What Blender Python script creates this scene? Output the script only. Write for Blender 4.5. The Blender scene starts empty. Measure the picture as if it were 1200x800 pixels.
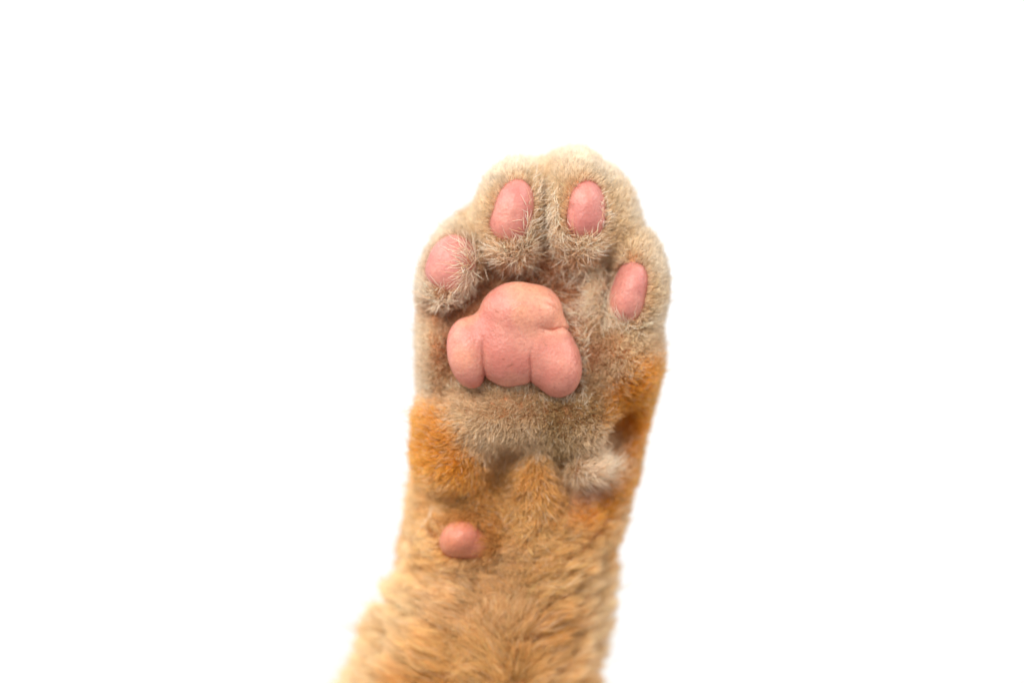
import bpy, math
import numpy as np
from mathutils import kdtree

rng = np.random.default_rng(11)
S = 0.00012            # metres per modelling unit (0.12 mm): all shapes below are in these units
D = 0.60               # camera distance

# ------------------------------------------------------------------ camera, world, lights, exposure
sc = bpy.context.scene
col = sc.collection
sc.render.engine = 'CYCLES'
sc.view_settings.view_transform = 'Standard'
sc.view_settings.look = 'None'
sc.view_settings.exposure = 0.0
sc.view_settings.gamma = 1.0
sc.cycles.use_denoising = True
sc.cycles.max_bounces = 14
sc.cycles.diffuse_bounces = 5
sc.cycles.glossy_bounces = 8
sc.cycles.transmission_bounces = 12
sc.cycles.sample_clamp_indirect = 6.0
sc.cycles_curves.shape = 'RIBBONS'

cam = bpy.data.cameras.new('camera')
cam_o = bpy.data.objects.new('camera', cam)
col.objects.link(cam_o)
cam_o.location = (0, -D, 0)
cam_o.rotation_euler = (math.radians(90), 0, 0)
cam.sensor_width = 36
cam.lens = 36 * D / (1200 * S)
cam.clip_start = 0.02
cam.clip_end = 50
cam.dof.use_dof = True
cam.dof.focus_distance = D - 92 * S
cam.dof.aperture_fstop = 4.8
sc.camera = cam_o

world = bpy.data.worlds.new('World')
sc.world = world
world.use_nodes = True
bg = world.node_tree.nodes['Background']
bg.inputs['Color'].default_value = (1.0, 0.985, 0.97, 1)
bg.inputs['Strength'].default_value = 0.5


def area_light(name, loc, target, size, power, colour):
    la = bpy.data.lights.new(name, 'AREA')
    la.shape = 'RECTANGLE'
    la.size, la.size_y = size
    la.energy = power
    la.color = colour
    o = bpy.data.objects.new(name, la)
    col.objects.link(o)
    o.location = loc
    d = np.array(target, float) - np.array(loc, float)
    from mathutils import Vector
    o.rotation_euler = Vector(d).to_track_quat('-Z', 'Y').to_euler()
    return o


area_light('key_softbox', (-0.36, -0.86, 0.6), (0, 0, 0), (0.42, 0.42), 12.5, (1, 0.98, 0.96))
area_light('fill_softbox', (0.9, -0.9, 0.25), (0, 0, 0), (0.8, 0.8), 2.0, (1, 0.97, 0.94))
area_light('backdrop_lamp', (-1.5, -0.1, 1.3), (0, 1.3, 0.0), (0.5, 1.2), 24, (1, 1, 1))
area_light('backdrop_lamp', (1.5, -0.1, 1.3), (0, 1.3, 0.0), (0.5, 1.2), 24, (1, 1, 1))


# ------------------------------------------------------------------ small helpers
def lin(r, g, b):
    c = np.array([r, g, b], float) / 255
    return np.where(c <= 0.04045, c / 12.92, ((c + 0.055) / 1.055) ** 2.4)


def P(px, py, d=0.0):
    """picture units: right, down, away from the camera -> model units x, y (away), z (up)"""
    return np.array([px - 600.0, d, 400.0 - py])


def smin(a, b, k):
    h = np.clip(0.5 + 0.5 * (b - a) / k, 0, 1)
    return b + (a - b) * h - k * h * (1 - h)


def ell(X, px, py, d, rx, rz, ry, ang=0.0):
    """ellipsoid; ang leans its upper end to the right, degrees"""
    c = P(px, py, d)
    x = X[:, 0] - c[0]
    y = X[:, 1] - c[1]
    z = X[:, 2] - c[2]
    a = math.radians(ang)
    u = x * math.cos(a) - z * math.sin(a)
    v = x * math.sin(a) + z * math.cos(a)
    k0 = np.sqrt((u / rx) ** 2 + (v / rz) ** 2 + (y / ry) ** 2)
    k1 = np.sqrt((u / rx ** 2) ** 2 + (v / rz ** 2) ** 2 + (y / ry ** 2) ** 2)
    return k0 * (k0 - 1) / np.maximum(k1, 1e-5)


def seg2(X, pts):
    """distance in the paw's frontal plane to a polyline"""
    best = np.full(len(X), 1e9)
    q = np.array([[p[0] - 600.0, 400.0 - p[1]] for p in pts])
    xy = X[:, [0, 2]]
    for a, b in zip(q[:-1], q[1:]):
        ab = b - a
        t = np.clip(((xy - a) @ ab) / (ab @ ab), 0, 1)
        dd = np.sqrt((((xy - a) - t[:, None] * ab) ** 2).sum(1))
        best = np.minimum(best, dd)
    return best


def wob(X, f, ph):
    x, y, z = X[:, 0] * f, X[:, 1] * f, X[:, 2] * f
    return (np.sin(x + 1.7 * np.sin(z * 0.7 + ph)) + np.sin(y * 1.1 + 1.3 * np.sin(x * 0.8 + ph * 2))
            + np.sin(z * 0.9 + 1.5 * np.sin(y * 0.9 + ph * 3))) / 3


# ------------------------------------------------------------------ the shapes as distance fields
def fold(X, pts, amp, open_end):
    """a skin fold: a shallow dip with a narrow crease along its bottom, fading out at its ends"""
    q = np.array([[p[0] - 600.0, 400.0 - p[1]] for p in pts])
    run = np.concatenate([[0], np.cumsum(np.linalg.norm(np.diff(q, axis=0), axis=1))])
    xy = X[:, [0, 2]]
    best, tt = np.full(len(X), 1e9), np.zeros(len(X))
    for i in range(len(q) - 1):
        ab = q[i + 1] - q[i]
        t = np.clip(((xy - q[i]) @ ab) / (ab @ ab), 0, 1)
        dd = np.linalg.norm(xy - q[i] - t[:, None] * ab, axis=1)
        m = dd < best
        best = np.where(m, dd, best)
        tt = np.where(m, (run[i] + t * (run[i + 1] - run[i])) / run[-1], tt)
    fade = np.clip(tt / 0.4, 0, 1) if open_end else np.sin(np.pi * np.clip(tt, 0.05, 0.95))
    return amp * fade * (0.55 * np.exp(-(best / 1.5) ** 2) + 0.4 * np.exp(-(best / 4.5) ** 2))


def palm_pad_f(X):
    L = ell(X, 550, 414, -60, 25, 41, 37, -10)
    M = ell(X, 595, 404, -62, 33, 48, 40, 2)
    R = ell(X, 651, 428, -60, 30, 37, 38, -14)
    T = ell(X, 606, 370, -64, 45, 39, 42, 0)
    T2 = ell(X, 634, 366, -58, 25, 30, 38, -10)
    B = ell(X, 603, 407, -62, 73, 42, 39, 9)
    lobes = smin(smin(L, M, 10), R, 10)
    lobes = smin(lobes, ell(X, 654, 391, -54, 15, 17, 32, 0), 8)
    d = smin(lobes, smin(T, T2, 10), 13)
    d = smin(d, B, 9)
    d = d + fold(X, [(568, 392), (566, 405), (567, 425), (570, 452)], 4.4, True)
    d = d + fold(X, [(622, 404), (621, 418), (622, 432), (621, 456)], 4.4, True)
    d = d + fold(X, [(628, 383), (637, 386), (648, 387), (658, 384), (674, 390)], 3.8, True)
    d = d + fold(X, [(634, 356), (643, 358), (650, 362), (657, 371)], 2.2, False)
    d = d + fold(X, [(638, 345), (646, 347), (655, 353)], 1.8, False)
    d = d + 0.9 * wob(X, 0.085, 1.0)
    return d


TOES = [  # px, py, depth, rx, rz, ry, lean of each toe pad
    (530, 310, -43, 28, 34, 37, 14),
    (601, 250, -51, 26, 41, 39, 11),
    (684, 247, -52, 25, 39, 40, 2),
    (738, 341, -42, 22, 39, 38, 13),
]


def toe_pad_f(i):
    px, py, d, rx, rz, ry, a = TOES[i]
    ar = math.radians(a)

    def f(X):
        e1 = ell(X, px, py, d, rx, rz, ry, a)
        e2 = ell(X, px - math.sin(ar) * rz * 0.35, py + math.cos(ar) * rz * 0.35, d, rx * 0.98, rz * 0.62, ry * 0.95, a)
        return smin(e1, e2, 6) + 0.35 * wob(X, 0.13, 2.0 + i)
    return f


def wrist_pad_f(X):
    e = ell(X, 540, 629, -24, 26, 21, 30, -32)
    e2 = ell(X, 559, 637, -14, 24, 17, 27, -20)
    return smin(e, e2, 8) + 0.4 * wob(X, 0.12, 5.0)


LEG = np.array([  # py, left, right, depth of axis, half depth
    (400, 512, 752, 40, 66), (460, 502, 756, 40, 70), (500, 496, 756, 42, 74), (560, 490, 744, 46, 74),
    (620, 479, 722, 54, 74), (680, 473, 705, 66, 78), (740, 450, 690, 82, 84), (800, 424, 680, 98, 90),
    (900, 366, 672, 128, 100), (1000, 290, 672, 158, 106), (1150, 200, 650, 200, 110)], float)


def leg_f(X):
    py = 400 - X[:, 2]
    l = np.interp(py, LEG[:, 0], LEG[:, 1]) - 600
    r = np.interp(py, LEG[:, 0], LEG[:, 2]) - 600
    cy = np.interp(py, LEG[:, 0], LEG[:, 3])
    ry = np.interp(py, LEG[:, 0], LEG[:, 4])
    rx = (r - l) / 2
    cx = (r + l) / 2
    k = ((np.abs(X[:, 0] - cx) / rx) ** 2.2 + (np.abs(X[:, 1] - cy) / ry) ** 2.2) ** (1 / 2.2)
    d = (k - 1) * np.minimum(rx, ry)
    d = np.maximum(d, py - 1130)
    return np.maximum(d, 410 - py)


def pads_f(X):
    d = palm_pad_f(X)
    for i in range(4):
        d = np.minimum(d, toe_pad_f(i)(X))
    return np.minimum(d, wrist_pad_f(X))


SLOT = (725, 508, -12, 9, 20, 26, 42)   # the dewclaw's slit


def body_f(X):
    core = ell(X, 636, 372, 40, 133, 170, 80, 6)
    d = smin(core, leg_f(X), 30)
    # toes
    tA = ell(X, 533, 318, -14, 35, 54, 58, 22)
    tB = ell(X, 600, 256, -22, 38, 66, 58, 8)
    tC = ell(X, 680, 250, -24, 37, 68, 59, -2)
    tC2 = ell(X, 716, 258, 8, 28, 62, 58, -14)
    tD = ell(X, 744, 338, -12, 33, 64, 58, 0)
    tip = ell(X, 671, 200, 20, 26, 22, 40, 0)
    web = ell(X, 640, 252, 20, 80, 64, 58, 0)
    toes = np.minimum(np.minimum(tA, tB), np.minimum(smin(smin(tC, tC2, 14), tip, 12), tD))
    d = smin(smin(d, smin(web, ell(X, 549, 282, 12, 28, 34, 50, 30), 10), 14), toes, 14)
    # rims of the paw and the heel mound below the palm pad
    d = smin(d, ell(X, 512, 405, 8, 20, 75, 52, -2), 16)
    d = smin(d, ell(X, 728, 418, 2, 44, 58, 54, 12), 18)
    d = smin(d, ell(X, 585, 488, -2, 92, 42, 62, -3), 16)
    d = smin(d, ell(X, 672, 490, -2, 56, 52, 60, 20), 16)
    d = smin(d, ell(X, 608, 412, 0, 104, 90, 66, 0), 16)
    # ginger swelling on the left, tuft ridge in the middle, flap over the dewclaw on the right
    d = smin(d, ell(X, 536, 530, 6, 46, 48, 50, -20), 14)
    d = smin(d, ell(X, 630, 575, 6, 26, 56, 40, 6), 22)
    d = smin(d, ell(X, 681, 550, -4, 33, 15, 40, -22), 10)
    d = smin(d, ell(X, 548, 632, 8, 40, 36, 40, -20), 18)
    # hollows: under the heel mound, beside the flap, the dewclaw's slot
    for (px, py, dd, rx, rz, ry, a, amp) in [
            (588, 556, -34, 15, 30, 34, 22, 25), (662, 572, -34, 7, 30, 30, -12, 15), (*SLOT, 38),
            (705, 582, -28, 26, 11, 26, 30, 12), (520, 590, -10, 30, 12, 26, -8, 7),
            (636, 265, -60, 3, 72, 44, -1, 3), (560, 285, -46, 5, 46, 34, -30, 9), (712, 320, -50, 16, 26, 36, -30, 10),
            (600, 335, -50, 62, 15, 40, 0, 11), (672, 345, -50, 34, 20, 40, -30, 9), (536, 368, -40, 30, 14, 32, -15, 8)]:
        e = ell(X, px, py, dd, rx, rz, ry, a)
        d = d + amp * np.exp(-np.maximum(e, 0) ** 2 / (2 * 7.0 ** 2))
    pm = palm_pad_f(X)
    d = d + 6 * np.exp(-(np.maximum(pm, 0) / 8) ** 2)
    tp = toe_pad_f(0)(X)
    for i in range(1, 4):
        tp = np.minimum(tp, toe_pad_f(i)(X))
    d = d + 0.5 * np.exp(-(np.maximum(tp, 0) / 5) ** 2)
    py = 400 - X[:, 2]
    ac = np.abs(X[:, 0] - np.interp(py, [560, 800], [12, -40])) * -0.47 + X[:, 2] * 0.88
    d = d + np.clip((py - 640) / 70, 0, 1) * 4.0 * np.sin(ac * 0.30 + 2.6 * wob(X, 0.035, 2.2)) * np.clip(wob(X, 0.028, 5.0) + 0.55, 0, 1)
    d = d + 2.2 * wob(X, 0.045, 0.4) + np.clip((py - 560) / 160, 0, 1) * 3.5 * wob(X, 0.07, 3.1)
    return d


def surface_nets(f, lo, hi, step):
    lo = np.array(lo, float)
    n = np.ceil((np.array(hi, float) - lo) / step).astype(int) + 1
    ax = [lo[i] + step * np.arange(n[i]) for i in range(3)]
    F = np.empty(n)
    for i in range(n[0]):
        yy, zz = np.meshgrid(ax[1], ax[2], indexing='ij')
        X = np.stack([np.full(yy.size, ax[0][i]), yy.ravel(), zz.ravel()], 1)
        F[i] = f(X).reshape(n[1], n[2])
    neg = F < 0
    cs = np.zeros(n - 1, int)
    for dx in (0, 1):
        for dy in (0, 1):
            for dz in (0, 1):
                cs += neg[dx:n[0] - 1 + dx, dy:n[1] - 1 + dy, dz:n[2] - 1 + dz]
    act = (cs > 0) & (cs < 8)
    ci = np.argwhere(act)
    idx = np.full(n - 1, -1)
    idx[act] = np.arange(len(ci))
    acc = np.zeros((len(ci), 3))
    cnt = np.zeros(len(ci))
    corners = [(a, b, c) for a in (0, 1) for b in (0, 1) for c in (0, 1)]
    for a in corners:
        for axn in range(3):
            if a[axn]:
                continue
            b = list(a)
            b[axn] = 1
            fa = F[ci[:, 0] + a[0], ci[:, 1] + a[1], ci[:, 2] + a[2]]
            fb = F[ci[:, 0] + b[0], ci[:, 1] + b[1], ci[:, 2] + b[2]]
            m = (fa < 0) != (fb < 0)
            t = np.where(m, fa / np.where(m, fa - fb, 1), 0)
            p = np.array(a, float)[None].repeat(len(ci), 0)
            p[:, axn] += t
            acc[m] += p[m]
            cnt[m] += 1
    V = lo + step * (ci + acc / cnt[:, None])
    quads = []
    for axn in range(3):
        o1, o2 = [(1, 2), (2, 0), (0, 1)][axn]
        A = neg
        sl_a = [slice(None)] * 3
        sl_b = [slice(None)] * 3
        sl_a[axn] = slice(0, -1)
        sl_b[axn] = slice(1, None)
        ch = A[tuple(sl_a)] != A[tuple(sl_b)]
        e = np.argwhere(ch)
        ok = (e[:, o1] > 0) & (e[:, o2] > 0) & (e[:, o1] < n[o1] - 1) & (e[:, o2] < n[o2] - 1)
        e = e[ok]
        flip = A[tuple(e.T)]

        def cell(d1, d2):
            c = e.copy()
            c[:, o1] -= d1
            c[:, o2] -= d2
            return idx[tuple(c.T)]
        q = np.stack([cell(1, 1), cell(0, 1), cell(0, 0), cell(1, 0)], 1)
        q[~flip] = q[~flip][:, ::-1]
        quads.append(q)
    return V, np.concatenate(quads)


def grad(f, X, h=1.0):
    g = np.empty_like(X)
    for i in range(3):
        o = np.zeros(3)
        o[i] = h
        g[:, i] = f(X + o) - f(X - o)
    return g / np.maximum(np.linalg.norm(g, axis=1, keepdims=True), 1e-9)


def mesh_object(name, V, Q, mat, parent=None):
    me = bpy.data.meshes.new(name)
    me.vertices.add(len(V))
    me.vertices.foreach_set('co', (V * S).ravel())
    me.loops.add(Q.size)
    me.loops.foreach_set('vertex_index', Q.ravel().astype(np.int32))
    me.polygons.add(len(Q))
    me.polygons.foreach_set('loop_start', np.arange(len(Q), dtype=np.int32) * 4)
    me.polygons.foreach_set('loop_total', np.full(len(Q), 4, np.int32))
    me.update(calc_edges=True)
    me.validate()
    me.polygons.foreach_set('use_smooth', np.ones(len(me.polygons), bool))
    me.materials.append(mat)
    o = bpy.data.objects.new(name, me)
    col.objects.link(o)
    o.parent = parent
    return o


# ------------------------------------------------------------------ materials
def new_mat(name):
    m = bpy.data.materials.new(name)
    m.use_nodes = True
    nt = m.node_tree
    return m, nt, nt.nodes['Principled BSDF'], nt.nodes.new('ShaderNodeTexCoord')


def ramp(nt, src, stops):
    r = nt.nodes.new('ShaderNodeValToRGB')
    e = r.color_ramp.elements
    while len(e) < len(stops):
        e.new(0.5)
    for el, (p, c) in zip(e, stops):
        el.position = p
        el.color = (*c, 1)
    nt.links.new(src, r.inputs['Fac'])
    return r


def mixrgb(nt, fac, a, b, mode='MIX'):
    n = nt.nodes.new('ShaderNodeMix')
    n.data_type = 'RGBA'
    n.blend_type = mode
    nt.links.new(fac, n.inputs['Factor'])
    for s, v in ((n.inputs[6], a), (n.inputs[7], b)):
        if hasattr(v, 'is_linked'):
            nt.links.new(v, s)
        else:
            s.default_value = (*v, 1)
    return n.outputs[2]


def noise(nt, tc, scale, detail=3, rough=0.5, dist=0.0):
    n = nt.nodes.new('ShaderNodeTexNoise')
    n.inputs['Scale'].default_value = scale
    n.inputs['Detail'].default_value = detail
    n.inputs['Roughness'].default_value = rough
    n.inputs['Distortion'].default_value = dist
    nt.links.new(tc.outputs['Object'], n.inputs['Vector'])
    return n.outputs['Fac']


def pad_material(name, base, warm, rosy):
    m, nt, bs, tc = new_mat(name)
    c = mixrgb(nt, ramp(nt, noise(nt, tc, 170, 2), [(0.35, (0, 0, 0)), (0.68, (1, 1, 1))]).outputs[0], tuple(rosy), tuple(base))
    c = mixrgb(nt, ramp(nt, noise(nt, tc, 110, 2, 0.5, 0.4), [(0.47, (0, 0, 0)), (0.72, (0.8, 0.8, 0.8))]).outputs[0], c, tuple(warm))
    # tiny brown scuffs and dirt specks
    c = mixrgb(nt, ramp(nt, noise(nt, tc, 900, 4, 0.6, 0.8), [(0.62, (0, 0, 0)), (0.74, (0.6, 0.6, 0.6))]).outputs[0], c, tuple(lin(150, 84, 52)))
    c = mixrgb(nt, ramp(nt, noise(nt, tc, 1500, 5, 0.7), [(0.42, (0, 0, 0)), (0.7, (0.5, 0.5, 0.5))]).outputs[0], c, tuple(np.array(rosy) * 0.8))
    c = mixrgb(nt, ramp(nt, noise(nt, tc, 330, 5, 0.75, 1.0), [(0.66, (0, 0, 0)), (0.72, (0.6, 0.6, 0.6))]).outputs[0], c, tuple(lin(168, 92, 52)))
    nt.links.new(c, bs.inputs['Base Color'])
    bs.inputs['Roughness'].default_value = 0.5
    bs.inputs['Specular IOR Level'].default_value = 0.6
    bs.inputs['Subsurface Weight'].default_value = 0.5
    bs.inputs['Subsurface Radius'].default_value = (1.0, 0.42, 0.3)
    bs.inputs['Subsurface Scale'].default_value = 0.0024
    v = nt.nodes.new('ShaderNodeTexVoronoi')
    v.inputs['Scale'].default_value = 2200
    nt.links.new(tc.outputs['Object'], v.inputs['Vector'])
    b1 = nt.nodes.new('ShaderNodeBump')
    b1.inputs['Strength'].default_value = 0.45
    b1.inputs['Distance'].default_value = 0.00013
    nt.links.new(v.outputs['Distance'], b1.inputs['Height'])
    b2 = nt.nodes.new('ShaderNodeBump')
    b2.inputs['Strength'].default_value = 0.6
    b2.inputs['Distance'].default_value = 0.0003
    nt.links.new(noise(nt, tc, 520, 4), b2.inputs['Height'])
    nt.links.new(b1.outputs[0], b2.inputs['Normal'])
    nt.links.new(b2.outputs[0], bs.inputs['Normal'])
    return m


M_pad = pad_material('palm_pad_skin', lin(224, 156, 134), lin(228, 164, 126), lin(204, 124, 108))
M_toe = pad_material('toe_pad_skin', lin(218, 146, 132), lin(224, 156, 136), lin(196, 118, 108))
M_wrist = pad_material('wrist_pad_skin', lin(208, 134, 104), lin(200, 126, 88), lin(194, 112, 90))

M_skin, nt, bs, tc = new_mat('furred_skin')
c = mixrgb(nt, noise(nt, tc, 260, 3), tuple(lin(206, 150, 108)), tuple(lin(192, 130, 90)))
nt.links.new(c, bs.inputs['Base Color'])
bs.inputs['Roughness'].default_value = 0.7
bs.inputs['Specular IOR Level'].default_value = 0.2


def hair_material(name, rough=0.45, matt=0.5):
    m = bpy.data.materials.new(name)
    m.use_nodes = True
    nt = m.node_tree
    nt.nodes.remove(nt.nodes['Principled BSDF'])
    out = nt.nodes['Material Output']
    h = nt.nodes.new('ShaderNodeBsdfHairPrincipled')
    h.parametrization = 'COLOR'
    at = nt.nodes.new('ShaderNodeAttribute')
    at.attribute_name = 'coat_colour'
    ci = nt.nodes.new('ShaderNodeHairInfo')      # depth shade painted into the hair: roots darkened, tips lightened
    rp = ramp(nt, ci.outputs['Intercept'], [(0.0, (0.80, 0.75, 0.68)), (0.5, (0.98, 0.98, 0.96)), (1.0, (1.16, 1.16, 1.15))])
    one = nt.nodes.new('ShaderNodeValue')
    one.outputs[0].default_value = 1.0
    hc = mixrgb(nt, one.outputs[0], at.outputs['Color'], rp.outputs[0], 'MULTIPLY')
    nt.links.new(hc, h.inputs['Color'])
    h.inputs['Roughness'].default_value = rough
    h.inputs['Radial Roughness'].default_value = 0.6
    h.inputs['Coat'].default_value = 0.0
    h.inputs['Random Roughness'].default_value = 0.2
    df = nt.nodes.new('ShaderNodeBsdfDiffuse')
    nt.links.new(hc, df.inputs['Color'])
    mx = nt.nodes.new('ShaderNodeMixShader')
    mx.inputs[0].default_value = matt
    nt.links.new(h.outputs[0], mx.inputs[1])
    nt.links.new(df.outputs[0], mx.inputs[2])
    nt.links.new(mx.outputs[0], out.inputs['Surface'])
    return m


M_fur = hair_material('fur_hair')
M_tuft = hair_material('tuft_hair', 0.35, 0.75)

# ------------------------------------------------------------------ backdrop: white studio sweep
def backdrop():
    m, nt, bs, tc = new_mat('white_paper')
    c = mixrgb(nt, noise(nt, tc, 6, 2), (0.86, 0.86, 0.86), (0.9, 0.9, 0.9))
    nt.links.new(c, bs.inputs['Base Color'])
    bs.inputs['Roughness'].default_value = 0.9
    W, V, Q = 2.6, [], []
    prof = []
    for i in range(41):                      # wraps round the paw in plan
        a = math.radians(-70 + 140 * i / 40)
        prof.append((1.5 * math.sin(a), -0.1 + 1.5 * math.cos(a)))
    for z in (-1.5, 0.0, 1.5):
        for x, y in prof:
            V.append((x / S, y / S, z / S))
    for r in range(2):
        for i in range(40):
            a = r * 41 + i
            Q.append((a, a + 41, a + 42, a + 1))
    o = mesh_object('backdrop', np.array(V), np.array(Q), m)
    o['kind'] = 'structure'
    return o


backdrop()

# ------------------------------------------------------------------ the leg and its pads
V, Q = surface_nets(body_f, (-440, -110, -760), (210, 320, 260), 3.5)
leg = mesh_object('cat_leg', V, Q, M_skin)
leg['label'] = 'raised ginger and cream cat foreleg showing the pink pads under its paw'
leg['category'] = 'cat paw'
body_V, body_Q = V, Q

o = mesh_object('palm_pad', *surface_nets(palm_pad_f, (-82, -124, -76), (92, -4, 76), 1.1), M_pad, leg)
o['label'] = 'large pink three lobed pad in the middle of the paw'
for i in range(4):
    px, py, d, rx, rz, ry, a = TOES[i]
    c0 = P(px, py, d)
    m = np.array([rx + 16, ry + 6, rz + 16])
    o = mesh_object('toe_pad', *surface_nets(toe_pad_f(i), c0 - m, c0 + m, 1.2), M_toe, leg)
o = mesh_object('wrist_pad', *surface_nets(wrist_pad_f, P(500, 675, -60), P(595, 595, 30), 1.1), M_wrist, leg)
o['label'] = 'small pink round pad on the wrist below the paw'

# ------------------------------------------------------------------ fur
CREAM = lin(225, 206, 178)
WARM = lin(226, 197, 156)
BROWN = lin(208, 174, 134)
OLIVE = lin(158, 124, 82)
GING = lin(232, 156, 54)
GDARK = lin(206, 128, 34)
DARK = lin(170, 118, 62)
AMBER = lin(220, 158, 82)
TANM = lin(234, 188, 130)
TAN = lin(232, 183, 114)
TANL = lin(242, 206, 152)
PALE = lin(240, 220, 192)
PINK = lin(214, 160, 130)
SHADED_RUST = lin(184, 126, 90)  # reddish hair round the pads, darkened to stand in for crease shade
TAWNY = lin(206, 160, 122)

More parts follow.
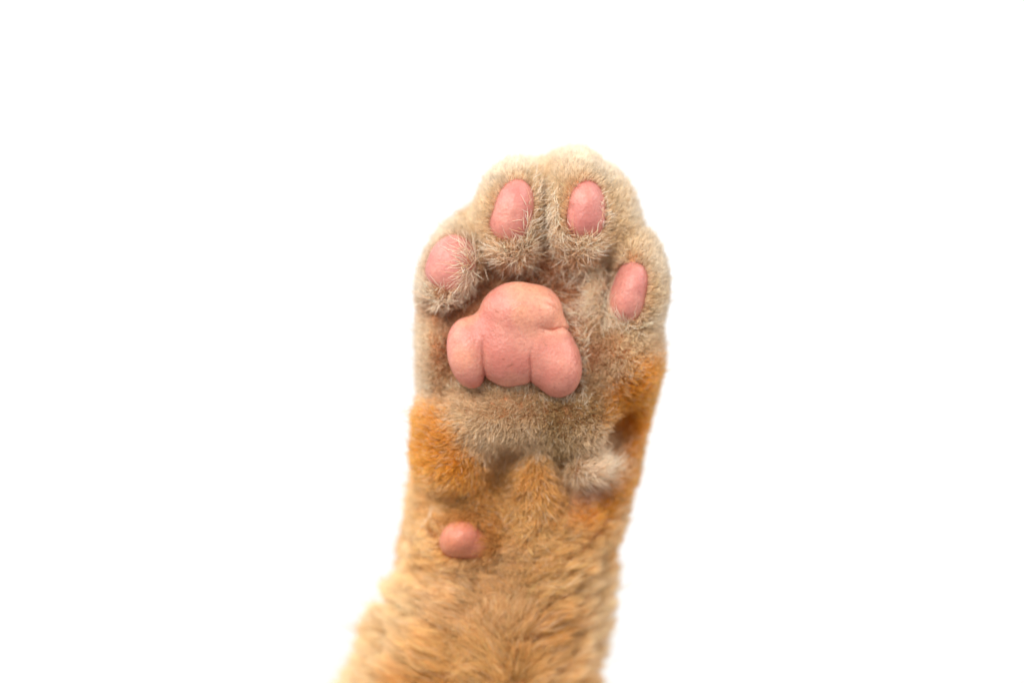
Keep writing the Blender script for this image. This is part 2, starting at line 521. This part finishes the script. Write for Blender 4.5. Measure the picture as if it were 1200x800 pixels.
# px, py, dir right, dir up, lay, length, clump, chaos, density, colour
FIELD = [
    # outer rim of the paw
    (560, 212, -.6, .8, .55, 12, .3, .12, 1, CREAM), (612, 192, -.1, 1, .55, 12, .3, .12, 1, CREAM),
    (670, 182, .1, 1, .5, 12, .35, .15, 1, CREAM), (722, 205, .5, .9, .55, 12, .3, .12, 1, CREAM),
    (746, 255, .6, .7, .6, 14, .45, .2, 1, CREAM), (778, 310, .7, .6, .55, 12, .3, .15, 1, CREAM),
    (782, 370, .8, .3, .55, 12, .3, .15, 1, CREAM), (515, 272, -.8, .6, .55, 12, .3, .12, 1, CREAM),
    (492, 330, -.9, .4, .55, 11, .3, .12, 1, CREAM), (490, 400, -.9, .3, .55, 11, .3, .15, 1, CREAM),
    (492, 455, -.9, .2, .55, 12, .35, .2, 1, CREAM),
    # between and around the toe pads
    (570, 262, -.5, .8, .6, 13, .4, .3, 1, WARM), (560, 240, -.5, .8, .6, 11, .3, .2, 1, WARM),
    (636, 215, 0, 1, .55, 12, .45, .35, 1, WARM), (634, 262, -.3, .9, .55, 12, .5, .5, 1, BROWN),
    (648, 245, .2, .9, .6, 13, .5, .4, 1, WARM), (720, 235, .4, .9, .6, 14, .45, .25, 1, WARM),
    (728, 280, .5, .7, .6, 15, .5, .35, 1, WARM), (765, 350, .6, .6, .55, 12, .35, .25, 1, WARM),
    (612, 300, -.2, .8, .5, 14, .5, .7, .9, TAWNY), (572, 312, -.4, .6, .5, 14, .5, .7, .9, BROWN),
    (595, 322, -.2, .4, .5, 13, .5, .8, .7, SHADED_RUST), (640, 318, .1, .5, .45, 15, .5, .9, .8, SHADED_RUST), (664, 335, .1, .3, .45, 14, .5, .9, .75, SHADED_RUST),
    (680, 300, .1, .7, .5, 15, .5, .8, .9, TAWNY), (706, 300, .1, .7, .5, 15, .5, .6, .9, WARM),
    (690, 345, -.2, .1, .45, 16, .5, .9, .7, TAWNY), (530, 355, -.2, .4, .45, 10, .4, .7, .55, SHADED_RUST),
    (552, 345, -.2, .4, .45, 11, .4, .8, .55, SHADED_RUST), (667, 375, -.3, -.2, .5, 12, .4, .8, .5, PINK),
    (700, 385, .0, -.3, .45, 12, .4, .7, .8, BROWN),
    # palm margins and the heel mound
    (508, 400, -.4, .3, .45, 9, .35, .4, 1, WARM), (516, 445, -.5, .1, .45, 9, .35, .4, 1, BROWN), (523, 405, -.4, .2, .45, 8, .35, .4, 1, SHADED_RUST), (690, 420, .3, .1, .45, 10, .4, .6, 1, SHADED_RUST),
    (740, 400, .4, .1, .45, 11, .45, .6, 1, WARM), (720, 430, .2, -.2, .45, 11, .45, .7, 1, BROWN),
    (695, 440, .2, -.1, .4, 11, .45, .7, 1, BROWN), (690, 480, .1, -.3, .45, 12, .5, .7, 1, OLIVE),
    (655, 490, 0, -.5, .45, 12, .5, .7, 1, OLIVE), (600, 475, -.4, .1, .5, 11, .4, .4, 1, BROWN),
    (550, 470, -.7, .1, .55, 11, .4, .3, 1, BROWN), (540, 490, -.7, -.1, .6, 13, .45, .3, 1, WARM),
    (580, 505, -.3, -.6, .6, 14, .5, .35, 1, BROWN), (620, 520, 0, -.8, .6, 14, .5, .4, 1, BROWN),
    (660, 525, .2, -.7, .55, 14, .5, .5, 1, OLIVE), (690, 515, .2, -.6, .55, 14, .5, .5, 1, BROWN),
    # ginger bands
    (496, 490, -.8, .3, .65, 18, .55, .25, 1, GING), (510, 520, -.8, .2, .65, 19, .6, .25, 1, GDARK), (526, 502, -.7, .1, .65, 17, .6, .25, 1, GING), (532, 556, -.6, -.3, .65, 18, .6, .25, 1, GING),
    (500, 545, -.8, .1, .65, 19, .6, .25, 1, GING), (540, 540, -.4, -.5, .65, 18, .6, .3, 1, GDARK),
    (560, 515, -.4, -.6, .65, 15, .5, .3, 1, BROWN), (560, 565, -.3, -.7, .65, 18, .6, .35, 1, AMBER), (548, 596, -.3, -.7, .6, 13, .6, .35, 1, DARK),
    (520, 570, -.6, -.3, .65, 18, .6, .3, 1, TAN), (735, 460, .6, .5, .6, 14, .5, .4, 1, GDARK),
    (755, 445, .6, .5, .6, 14, .45, .3, 1, GING), (725, 485, .5, .5, .6, 14, .5, .4, 1, GDARK),
    (752, 500, .7, .4, .65, 15, .5, .3, 1, GING), (745, 540, .7, .4, .65, 16, .5, .3, 1, GDARK), (740, 478, .6, .5, .6, 15, .5, .3, 1, GDARK), (712, 590, .6, .3, .65, 17, .55, .3, 1, GDARK),
    (730, 575, .7, .4, .65, 17, .55, .3, 1, GING), (700, 600, .6, .4, .65, 18, .55, .35, 1, GING),
    # flap over the dewclaw and tuft ridge
    (700, 540, .9, .3, .7, 20, .6, .2, 1, PALE), (690, 532, .5, .4, .6, 14, .5, .35, 1, BROWN), (680, 552, .7, -.3, .65, 20, .6, .3, 1, BROWN),
    (704, 546, 1, .3, .75, 20, .75, .15, 1, PALE), (690, 575, .6, -.4, .6, 16, .6, .4, .8, PINK),
    (625, 550, -.1, -.7, .65, 20, .6, .3, 1, AMBER), (645, 585, .2, -.7, .65, 20, .6, .3, 1, AMBER),
    (592, 562, -.2, -.6, .6, 15, .6, .4, .9, DARK), (610, 610, -.1, -.2, .65, 20, .6, .35, 1, TAN),
    # wrist and forearm
    (475, 590, -.9, .3, .65, 20, .5, .25, 1, TANL), (500, 610, -.8, .2, .6, 15, .5, .3, 1, TAN),
    (470, 650, -.9, .4, .7, 22, .55, .25, 1, TANL), (505, 660, -.8, .3, .7, 20, .6, .3, 1, TAN),
    (584, 622, -.7, .1, .7, 20, .6, .35, .9, AMBER), (560, 665, -.5, .4, .7, 20, .6, .35, 1, TANM),
    (590, 650, .2, .3, .7, 22, .6, .35, 1, TANM), (650, 640, .6, .4, .7, 22, .6, .3, 1, TAN),
    (710, 640, .85, .45, .7, 22, .6, .25, 1, TAN), (735, 610, .85, .4, .7, 20, .55, .25, 1, TANL),
    (480, 710, -.85, .4, .8, 37, .75, .16, 1, TANL), (540, 710, -.85, .35, .8, 38, .75, .16, 1, TANM),
    (595, 720, .1, .6, .8, 36, .75, .16, 1, TANM), (650, 690, .8, .45, .8, 40, .75, .16, 1, TAN),
    (700, 700, .85, .5, .8, 37, .75, .16, 1, TANL), (640, 750, .85, .4, .8, 40, .75, .16, 1, AMBER),
    (690, 760, .85, .45, .8, 38, .75, .16, 1, TANL), (450, 760, -.85, .4, .8, 38, .75, .16, 1, TANL),
    (520, 770, -.85, .4, .8, 40, .75, .16, 1, TAN), (570, 780, -.5, .5, .8, 38, .75, .16, 1, TAN),
    (420, 800, -.85, .4, .8, 38, .75, .16, 1, TANL), (500, 820, -.85, .4, .8, 40, .75, .16, 1, AMBER),
    (640, 830, .85, .4, .8, 40, .75, .16, 1, TAN), (450, 950, -.85, .4, .8, 40, .75, .16, 1, TAN),
    (600, 950, .5, .5, .8, 40, .75, .16, 1, TAN),
]
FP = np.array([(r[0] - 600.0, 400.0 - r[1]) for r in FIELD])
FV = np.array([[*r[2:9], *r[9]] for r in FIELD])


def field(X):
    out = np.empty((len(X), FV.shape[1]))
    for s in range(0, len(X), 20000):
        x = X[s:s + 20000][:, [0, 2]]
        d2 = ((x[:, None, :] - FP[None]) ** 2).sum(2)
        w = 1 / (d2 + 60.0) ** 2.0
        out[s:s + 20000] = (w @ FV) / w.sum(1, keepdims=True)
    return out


def sample(n, weight=None):
    q = body_V[body_Q]
    a = np.linalg.norm(np.cross(q[:, 2] - q[:, 0], q[:, 3] - q[:, 1]), axis=1) / 2
    cen = q.mean(1)
    if weight is not None:
        a = a * weight(cen)
    i = rng.choice(len(a), n, p=a / a.sum())
    u, v = rng.random((2, n, 1))
    return (q[i, 0] * (1 - u) + q[i, 1] * u) * (1 - v) + (q[i, 3] * (1 - u) + q[i, 2] * u) * v


K = 6
U = np.linspace(0, 1, K)


def strands(root, n, dirv, lay, length, chaos, wave=0.0):
    """points of each hair: starts along the skin normal, lies over towards dirv"""
    N = len(root)
    j = rng.normal(size=(N, 3)) * chaos[:, None]
    t = dirv + j
    t = t - (t * n).sum(1, keepdims=True) * n
    t /= np.maximum(np.linalg.norm(t, axis=1, keepdims=True), 1e-6)
    lay = np.clip(lay + rng.normal(size=N) * 0.10, 0.15, 0.95)[:, None]
    L = length[:, None]
    lift = np.sqrt(np.maximum(1 - lay ** 2, 0.05))
    curl = rng.normal(size=(N, 3)) * (0.10 + wave + 0.10 * chaos[:, None])
    wig = rng.normal(size=(N, 3)) * wave * 0.4
    pts = np.empty((N, K, 3))
    for k, u in enumerate(U):
        pts[:, k] = root + L * (n * lift * (u - 0.42 * u * u * lay) + t * lay * (0.55 * u + 0.45 * u * u) + curl * u * u + wig * math.sin(5.0 * u))
    return pts


def push_out(pts, f, margin):
    sh = pts.shape
    X = pts.reshape(-1, 3)
    for _ in range(2):
        d = f(X)
        m = np.where(d < margin)[0]
        if len(m) == 0:
            break
        X[m] += (margin - d[m])[:, None] * grad(f, X[m])
    return X.reshape(sh)


def curves_object(name, pts, radius, colour, mat, parent):
    N = len(pts)
    hc = bpy.data.hair_curves.new(name)
    hc.add_curves([K] * N)
    hc.attributes['position'].data.foreach_set('vector', (pts * S).astype(np.float32).ravel())
    ra = hc.attributes.get('radius') or hc.attributes.new('radius', 'FLOAT', 'POINT')
    ra.data.foreach_set('value', (radius * S).astype(np.float32).ravel())
    ca = hc.attributes.new('coat_colour', 'FLOAT_COLOR', 'CURVE')
    ca.data.foreach_set('color', np.concatenate([np.clip(colour, 0, 1), np.ones((N, 1))], 1).astype(np.float32).ravel())
    hc.materials.append(mat)
    o = bpy.data.objects.new(name, hc)
    col.objects.link(o)
    o.parent = parent
    o['kind'] = 'stuff'
    return o


def coat(n):
    def wt(c):
        py = 400 - c[:, 2]
        return np.where(c[:, 1] > 95, 0.35, 1.0) * np.interp(py, [560, 700, 830, 900], [1, 0.75, 0.6, 0.25])
    R = sample(n, wt)
    R = R[pads_f(R) > -1.5]
    R = R[ell(R, *SLOT) > 1.5]
    fv = field(R)
    R, fv = R[rng.random(len(R)) < fv[:, 6]], fv
    fv = field(R)
    fv[:, 7:10] = field(R + rng.normal(size=R.shape) * 6.5)[:, 7:10]
    N = grad(body_f, R, 2.0)
    dirv = np.stack([fv[:, 0], np.full(len(R), 0.0), fv[:, 1]], 1)
    length = fv[:, 3] * rng.uniform(0.6, 1.15, len(R)) * np.where(rng.random(len(R)) < 0.02, 1.7, 1.0)   # some guard hairs
    pd = pads_f(R)
    length *= np.interp(pd, [1, 8], [0.7, 1.0])
    length *= np.interp(ell(R, *SLOT), [1.5, 16], [0.25, 1.0])
    lay = fv[:, 2] * np.interp(pd, [1, 7], [0.35, 1.0])
    pts = strands(R, N, dirv, lay, length, fv[:, 5] * 0.9 + 0.05)
    # clumps: hairs gather round a guide hair
    py = 400 - R[:, 2]
    tone = np.zeros(len(R))
    al = np.abs(R[:, 0] - np.interp(py, [560, 800], [12, -40])) * 0.88 + R[:, 2] * 0.47
    ac = np.abs(R[:, 0] - np.interp(py, [560, 800], [12, -40])) * -0.47 + R[:, 2] * 0.88
    LK = {14: R, 110: np.stack([al * 0.3, ac, R[:, 1] * 0.6], 1)}      # locks are longer than wide
    for dens, zone, wgt in ((14, None, 1.0), (110, np.clip((py - 575) / 90, 0, 1), 0.75)):
        ng = len(R) // dens
        g = rng.choice(len(R), ng, replace=False)
        kd = kdtree.KDTree(ng)
        for k, i in enumerate(g):
            kd.insert(LK[dens][i], k)
        kd.balance()
        near = np.array([kd.find(p)[1] for p in LK[dens]])
        gi = g[near]
        tone += rng.normal(size=ng)[near] * (1 if zone is None else zone * 1.6)
        cl = fv[:, 4] * rng.uniform(0.4, 1.1, len(R)) * wgt * np.where(rng.random(len(R)) < 0.28, 0.25, 1.0)   # a loose undercoat stays
        if zone is not None:
            cl = cl * zone
        src = pts.copy()
        for k, u in enumerate(U):
            w = np.clip(cl[:, None] * u ** 1.3, 0, 0.92)
            pts[:, k] = src[:, k] * (1 - w) + src[gi, k] * w
    pts = push_out(pts, pads_f, 0.5)
    rad = 0.46 * rng.uniform(0.75, 1.25, (len(R), 1)) * np.array([0.9, 1, 0.95, 0.8, 0.55, 0.15])[None]
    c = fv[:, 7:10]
    c = c * np.exp(rng.normal(size=(len(R), 1)) * 0.14 + np.clip(tone, -1.6, 1.3)[:, None] * 0.10)
    pale = (rng.random(len(R)) < 0.10)[:, None]
    c = np.where(pale, c * 0.45 + PALE * 0.55, c)
    return pts, rad, c


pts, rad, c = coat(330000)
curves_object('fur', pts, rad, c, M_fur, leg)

# pale tufts that grow from between the toes and lie over the pads
TUFTS = [
    (545, 455, 26, 4, -.1, 1, .7, 12, .4, 130), (600, 458, 34, 4, 0, 1, .7, 12, .4, 200), (655, 470, 28, 4, .1, 1, .7, 13, .4, 170), (687, 440, 4, 40, -.8, .5, .75, 14, .5, 160),
    (598, 298, 24, 12, -.4, 1, .7, 22, .55, 330), (680, 292, 24, 12, .1, 1, .7, 19, .6, 260), (722, 380, 18, 12, .3, .9, .7, 20, .5, 240),
    (524, 352, 20, 10, -.3, 1, .7, 19, .6, 200), (546, 318, 8, 18, -1, .3, .8, 26, .3, 80), (712, 345, 6, 22, .8, .2, .8, 22, .3, 160),  # px, py, spread x, spread y, dir right, dir up, lay, length, chaos, count
    (556, 312, 12, 20, -.9, .15, .75, 26, .35, 100), (548, 335, 14, 10, -.7, -.2, .7, 20, .6, 110),
    (620, 285, 9, 24, -.5, .6, .7, 19, .4, 170), (612, 306, 14, 10, .1, -.3, .6, 17, .7, 110),
    (652, 250, 6, 34, -.3, -.5, .75, 20, .3, 220), (655, 280, 8, 14, .3, -.4, .7, 18, .6, 90),
    (690, 288, 16, 8, -.2, .3, .6, 18, .8, 120), (672, 318, 24, 14, -.2, -.3, .6, 20, .9, 70),
    (703, 338, 11, 24, -.7, -.5, .55, 33, .35, 600), (694, 318, 12, 10, -.5, .3, .6, 24, .5, 120), (513, 588, 1, 2, .4, -.9, .93, 78, .05, 2), (560, 262, 1, 2, .1, -1, .93, 50, .1, 2), (712, 330, 6, 26, .5, -.1, .75, 20, .4, 120),
    (690, 362, 14, 12, -.2, -.8, .7, 26, .5, 90), (640, 325, 26, 10, .1, -.4, .55, 18, 1.0, 45),
    (675, 372, 10, 16, -.8, .1, .75, 26, .5, 60), (684, 400, 8, 22, -.7, .2, .7, 16, .6, 70),
    (660, 465, 20, 5, -.2, .5, .5, 10, .7, 60), (590, 322, 26, 6, .0, -.4, .5, 14, 1.0, 40),
    (722, 296, 10, 8, -.4, -.1, .6, 16, .6, 50), (628, 225, 6, 14, .1, .9, .6, 18, .4, 60),
    (706, 255, 6, 30, .4, .5, .6, 13, .5, 60), (686, 549, 14, 8, 1, .3, .75, 24, .35, 220, lin(238, 212, 184)), (584, 634, 6, 18, -1, .1, .8, 26, .25, 300, lin(204, 148, 88)), (554, 604, 28, 6, -.2, -.9, .75, 20, .3, 380, lin(204, 148, 88)), (505, 622, 5, 16, .6, -.3, .7, 12, .3, 60, lin(204, 148, 88)),
]
TH = []
kd = kdtree.KDTree(len(body_V))
front = np.where(body_V[:, 1] < 60)[0]
kd = kdtree.KDTree(len(front))
for i in front:
    kd.insert((body_V[i][0], 0, body_V[i][2]), int(i))
kd.balance()
TC = []
for (px, py, sx, sy, dx, dz, lay, ln, ch, cnt, *brown) in TUFTS:
    cnt = int(cnt * 1.5)
    q = np.stack([px - 600 + rng.normal(size=cnt) * sx * 0.6, np.zeros(cnt), 400 - py + rng.normal(size=cnt) * sy * 0.6], 1)
    idx = np.array([min(kd.find_n(p, 4), key=lambda r: body_V[r[1]][1])[1] for p in q])
    R = body_V[idx].copy()
    R[:, 0], R[:, 2] = q[:, 0], q[:, 2]
    N = grad(body_f, R, 2.0)
    cnt = len(R)
    nb = max(6, cnt // 9)                   # little locks
    lock = rng.integers(0, nb, cnt)
    ld = rng.normal(size=(nb, 3)) * ch * 0.7
    dirv = np.array([dx, 0, dz])[None] + ld[lock]
    pts = strands(R, N, dirv, np.full(cnt, lay), ln * rng.uniform(0.55, 1.2, cnt), np.full(cnt, ch * 0.35), 0.10)
    TH.append(pts)
    TC.append(np.tile(brown[0] if brown else lin(255, 236, 212), (cnt, 1)))
pts = np.concatenate(TH)
pts = push_out(pts, pads_f, 0.7)
pts = push_out(pts, body_f, 0.3)
n = len(pts)
rad = 0.35 * rng.uniform(0.7, 1.3, (n, 1)) * np.array([0.9, 1, 0.95, 0.8, 0.5, 0.12])[None]
cc = np.concatenate(TC) * np.exp(rng.normal(size=(n, 1)) * 0.14)
cc = np.where((rng.random(n) < 0.25)[:, None], cc * lin(236, 214, 190)[None], cc)
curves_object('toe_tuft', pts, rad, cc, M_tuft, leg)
